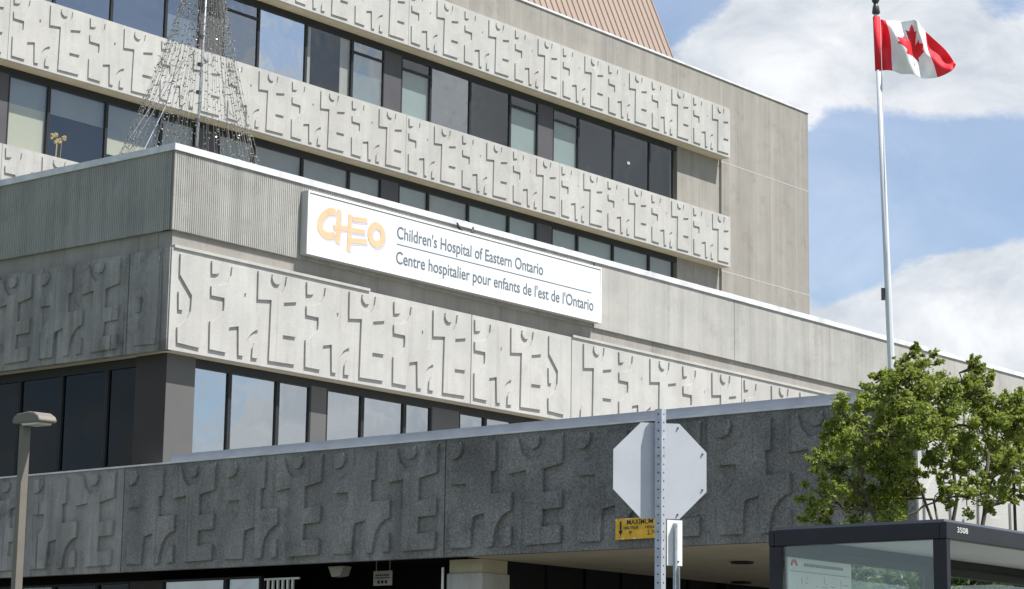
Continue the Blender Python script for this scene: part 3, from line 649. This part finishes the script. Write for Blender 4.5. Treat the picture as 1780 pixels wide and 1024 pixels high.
for (x_, z_, a_, c_) in ((.17, .275, .08, .012), (.3, .0, .05, .02), (.11, .0, .03, .02), (.0, .26, .02, .028)): pt.prism([(x_, z_), (x_ + a_, z_ + .002), (x_ + a_ * .9, z_ + c_), (x_ + a_ * .2, z_ + c_ * .8)], -.0055, -.0042)
pt.build('worn_patch', 'white_paint', ys)

# ------------------------------------------------------------------ small white sign seen from behind
wsn = thing('parking_sign', 'blank white back of a small rectangular sign on a thin steel post', 'road sign', (1.587, 22, 0), R(22))
MB().box(-.085, .075, .03, .034, 3.16, 3.59).build('sign_plate', 'white_paint', wsn)
MB().box(-.022, -.018, -.02, .03, 0, 3.56).box(-.018, .022, .024, .0295, 0, 3.56).box(.022, .026, -.02, .03, 0, 3.15).build('post', 'galvanised', wsn)
MB().tube([(.03, .022, 3.2), (.03, .03, 3.2)], .009, 8).tube([(0, .015, 3.53), (0, .03, 3.53)], .009, 8).build('bolts', 'finial_dark', wsn)

# ------------------------------------------------------------------ bus shelter
cx_, cy_ = -15.234, -22.848
bs = thing('bus_shelter', 'black framed glass bus shelter with flat roof in front of the tree', 'bus shelter', toworld(cx_, cy_), A50)
SW, SLN = 1.09, 3.4
ro = MB(); t0, t1 = 2.61, 2.70
ro.box(0, SLN, 0, .04, t0, t1).box(0, SLN, SW - .04, SW, t0, t1).box(0, .04, .04, SW - .04, t0, t1).box(SLN - .04, SLN, .04, SW - .04, t0, t1)
ro.build('roof_fascia', 'shelter_black', bs, bevel=.006)
MB().box(.04, SLN - .04, .04, SW - .04, 2.665, 2.672).build('ceiling', 'shelter_ceiling', bs)
MB().box(.03, SLN - .03, .03, SW - .03, 2.7005, 2.715).build('roof_top', 'shelter_edge', bs)
for (x_, y_) in ((.003, .003), (.003, SW - .083), (SLN - .083, .003), (SLN - .083, SW - .083), (1.66, SW - .083)):
    MB().box(x_, x_ + .03, y_, y_ + .08, 0, t0 - .001).box(x_ + .031, x_ + .06, y_ + .01, y_ + .07, 0, t0 - .001).build('post', ['shelter_black'], bs, bevel=.004)
MB().box(.05, SLN - .05, SW - .075, SW - .045, 2.56, 2.609).build('rail', 'shelter_black', bs)
MB().box(.02, .028, .085, SW - .085, .2, t0 - .002).build('glass_panel', 'glass_shelter', bs)
MB().box(.09, 1.65, SW - .03, SW - .022, .2, 2.56).build('glass_panel', 'glass_shelter', bs)
MB().box(1.76, SLN - .09, SW - .03, SW - .022, .2, 2.56).build('glass_panel', 'glass_shelter', bs)
text('lettering', '3508', 'lamp_lens', bs, .04, (.11, -.002, 2.65), width=.115, ext=.0012)
bn = MB().box(.5, 2.6, SW - .45, SW - .12, .43, .47); bn.build('bench_seat', 'galvanised', bs)
MB().box(.6, .66, SW - .4, SW - .15, 0, .43).box(2.4, 2.46, SW - .4, SW - .15, 0, .43).build('bench_leg', 'shelter_black', bs)
po = thing('route_poster', 'pale green transit poster with a red arch emblem behind the shelter glass', 'poster', toworld(cx_ + .105, cy_ + SW - .06, 1.75), A50)
MB().box(0, .66, 0, .006, 0, .83).build('sheet', 'poster_paper', po)
ar = MB(); 
for q in range(8):
    a0, a1 = math.pi * q / 8, math.pi * (q + 1) / 8
    ar.prism([(.06 + .035 * math.cos(a0), .765 + .035 * math.sin(a0)), (.06 + .018 * math.cos(a0), .765 + .018 * math.sin(a0)), (.06 + .018 * math.cos(a1), .765 + .018 * math.sin(a1)), (.06 + .035 * math.cos(a1), .765 + .035 * math.sin(a1))], -.002, -.0005)
ar.build('emblem', 'poster_red', po)
ik = MB(); rnd = random.Random(9); x_ = .16
while x_ < .56:
    l_ = rnd.uniform(.012, .03); ik.box(x_, x_ + l_, -.002, -.0005, .768, .784); x_ += l_ + .006
ik.box(.02, .64, -.002, -.0005, .735, .738)
for q in range(60):
    a, c = rnd.uniform(.04, .6), rnd.uniform(.05, .7)
    if rnd.random() < .5: ik.box(a, a + rnd.uniform(.01, .07), -.0012, -.0005, c, c + .003)
    else: ik.box(a, a + .003, -.0014, -.0006, c, min(c + rnd.uniform(.01, .06), .72))
ik.build('print', 'poster_ink', po)

# ------------------------------------------------------------------ trees
def leaf_quads(b, rnd, c, r, n, ls, flat=.85):
    for _ in range(n):
        d = Vector((rnd.gauss(0, 1), rnd.gauss(0, 1), rnd.gauss(0, 1))).normalized() * (r * rnd.random() ** .42); d.z *= flat
        p = c + d; nv = Vector((rnd.gauss(0, .7), rnd.gauss(0, .7), rnd.gauss(.5, .7))).normalized()
        t = nv.orthogonal().normalized(); t.rotate(Matrix.Rotation(rnd.uniform(0, 6.28), 3, nv)); s_ = nv.cross(t); l = ls * rnd.uniform(.7, 1.3)
        b.quad([p - t * l * .5, p + s_ * l * .3 - nv * l * .06, p + t * l * .5, p - s_ * l * .3 - nv * l * .06])
def grow(b, rnd, p, q, r0, r1, wob=.06):
    pts = [p]; n = 6
    for i in range(1, n + 1):
        t = i / n; v = p.lerp(q, t); j_ = wob * (p - q).length * math.sin(math.pi * t)
        pts.append(v + Vector((rnd.uniform(-1, 1), rnd.uniform(-1, 1), rnd.uniform(-.5, .5))) * j_)
    pts[-1] = q; b.tube(pts, [r0 + (r1 - r0) * i / n for i in range(n + 1)], 7); return pts
def tree(name, label, cat, base, clumps, stems, lsize, nleaf, leafmat, seed):
    rnd = random.Random(seed); T = thing(name, label, cat, base, 0); B = Vector(base)
    tk = MB(); fork = Vector((0, 0, .7)); tk.tube([(0, 0, 0), (0, 0, .35), fork], [.09, .075, .07], 10)
    ends = [(fork, .06)]
    for (sx, sy, sz, rr) in stems:
        q = Vector((sx, sy, sz)); pts = grow(tk, rnd, fork, q, rr * .8, rr * .35, .11)
        ends += [(p, rr * (1.2 - .09 * i)) for i, p in enumerate(pts) if i > 2]
    lf = MB(); twigs = MB()
    for (x, y, z, r, dn) in clumps:
        c = Vector((x, y, z)) - B
        cand = [e for e in ends if e[0].z < c.z + .05] or ends
        e = min(cand, key=lambda t: (t[0] - c).length); pts = grow(tk, rnd, e[0], c, max(.011, min(e[1] * .5, .022)), .006, .1)
        ends.append((pts[3], .02)); ends.append((pts[5], .013))
        k_ = 4 + int(dn * 4)
        for _ in range(k_ * 2):
            d = Vector((rnd.gauss(0, 1), rnd.gauss(0, 1), rnd.gauss(.25, 1))).normalized() * r * rnd.uniform(.6, 1.45)
            tp = grow(tk, rnd, pts[rnd.choice((4, 5, 6))], c + d, .006, .0025, .08)
            leaf_quads(lf, rnd, tp[5], .36 * r * rnd.uniform(.5, 1.1), int(nleaf * dn * r / .2 / k_ / 2), lsize)
            leaf_quads(lf, rnd, tp[6], .2 * r, int(nleaf * .25 * dn / k_ / 2), lsize)
        leaf_quads(lf, rnd, c, r * .85, int(nleaf * .2 * dn * (r / .2) ** 1.4), lsize)
    tk.build('trunk', 'bark', T, True); lf.build('crown', leafmat, T)
    return T
CL = [(3.41, 20.68, 4.6, 0.11, 0.9), (3.44, 20.86, 4.44, 0.12, 0.9), (3.46, 20.94, 4.27, 0.12, 1), (3.5, 21.16, 4.12, 0.13, 1), (3.45, 20.86, 3.87, 0.12, 1), (3.5, 21.13, 3.72, 0.13, 1), (3.29, 19.79, 3.44, 0.1, 0.9), (3.28, 20.45, 4.72, 0.07, 0.5), (4.71, 21.17, 4.53, 0.15, 0.8), (4.52, 20.72, 4.62, 0.08, 0.6), (3.76, 21.1, 4.93, 0.14, 0.8), (3.51, 19.92, 4.89, 0.06, 0.5), (3.56, 20.45, 4.65, 0.21, 1), (3.74, 20.12, 4.55, 0.22, 1), (4.07, 20.57, 4.6, 0.15, 0.9), (4.2, 20.61, 4.81, 0.09, 0.7), (4.01, 19.77, 4.78, 0.05, 0.5), (4.1, 20.08, 4.53, 0.13, 0.9), (3.29, 20.17, 4.48, 0.17, 0.9), (3.27, 21.12, 4.68, 0.07, 0.5), (3.56, 20.9, 4.52, 0.2, 1), (2.94, 19.99, 4.27, 0.2, 1), (2.86, 20.95, 4.05, 0.12, 0.8), (2.8, 19.96, 4.16, 0.13, 0.8), (3.26, 20.68, 4.21, 0.25, 1), (3.34, 19.94, 4.15, 0.2, 1), (3.56, 19.75, 4.2, 0.21, 1), (4.06, 21.06, 4.37, 0.23, 1), (4.14, 20.06, 4.3, 0.17, 0.9), (4.31, 20.07, 4.45, 0.08, 0.6), (4.56, 21.22, 4.32, 0.24, 1), (4.37, 21.06, 4.14, 0.22, 1), (4.47, 20.18, 4.27, 0.16, 0.9), (3.18, 21.19, 4.09, 0.22, 1), (3.34, 20.56, 3.91, 0.21, 0.9), (2.98, 20.77, 3.78, 0.17, 0.8), (2.71, 20.06, 3.63, 0.15, 0.8), (3.22, 21.16, 3.66, 0.21, 0.9), (3.42, 20.79, 3.63, 0.17, 0.7), (2.78, 21.2, 3.56, 0.12, 0.6), (3.61, 21.09, 3.82, 0.15, 0.6), (3.98, 20.2, 3.99, 0.17, 0.8), (3.74, 20.29, 3.99, 0.11, 0.5), (3.79, 20.0, 3.64, 0.1, 0.5), (3.74, 19.97, 3.81, 0.08, 0.4), (4.03, 19.85, 3.65, 0.15, 0.7), (4.26, 20.2, 3.74, 0.13, 0.6), (4.5, 20.65, 3.79, 0.11, 0.5), (4.34, 19.76, 3.94, 0.15, 0.7), (4.88, 20.77, 4.22, 0.31, 1), (4.8, 20.26, 3.8, 0.25, 0.8), (4.68, 20.21, 4.5, 0.17, 0.8)]

tree('small_tree', 'bushy green multi-stemmed tree rising behind the bus shelter roof', 'tree', (3.95, 20.5, .0), [(x, y, z, r * 1.15, dn) for x, y, z, r, dn in CL],
     [(-.35, .1, 3.9, .035), (-.08, -.1, 4.3, .04), (.3, .05, 4.1, .045), (.55, .2, 4.0, .035), (.8, -.1, 3.7, .03), (-.8, .0, 3.7, .035), (-.15, .3, 3.7, .03), (1.1, .2, 3.8, .03)], .040, 1150, 'leaf', 3)
sc3 = []; rr_ = random.Random(5)
for k_ in range(22): sc3.append((2.95 + rr_.uniform(-.6, .6), 17.2 + rr_.uniform(-.4, .4), 2.55 + rr_.uniform(-.6, .4), .2, .8))
tree('shrub', 'dark green shrub added in place of foliage reflected in the bus shelter glass', 'shrub', (2.95, 17.2, 0), sc3, [(-.3, 0, 1.6, .02), (.2, 0, 1.7, .02)], .05, 520, 'leaf_shrub', 6)  # added shrub, stands in for trees mirrored in the shelter glass
sc2 = []
rr_ = random.Random(21)
for k_ in range(26): sc2.append((3.95 + rr_.uniform(-.75, .95), 17.6 + rr_.uniform(-.5, .5), 2.6 + rr_.uniform(-.6, .38), .22, .8))
tree('shrub', 'dark green shrub seen under the shelter roof at the right edge', 'shrub', (3.95, 17.6, 0), sc2, [(-.3, 0, 1.8, .02), (.3, 0, 1.9, .02), (.6, .1, 1.8, .02)], .05, 520, 'leaf_shrub', 8)
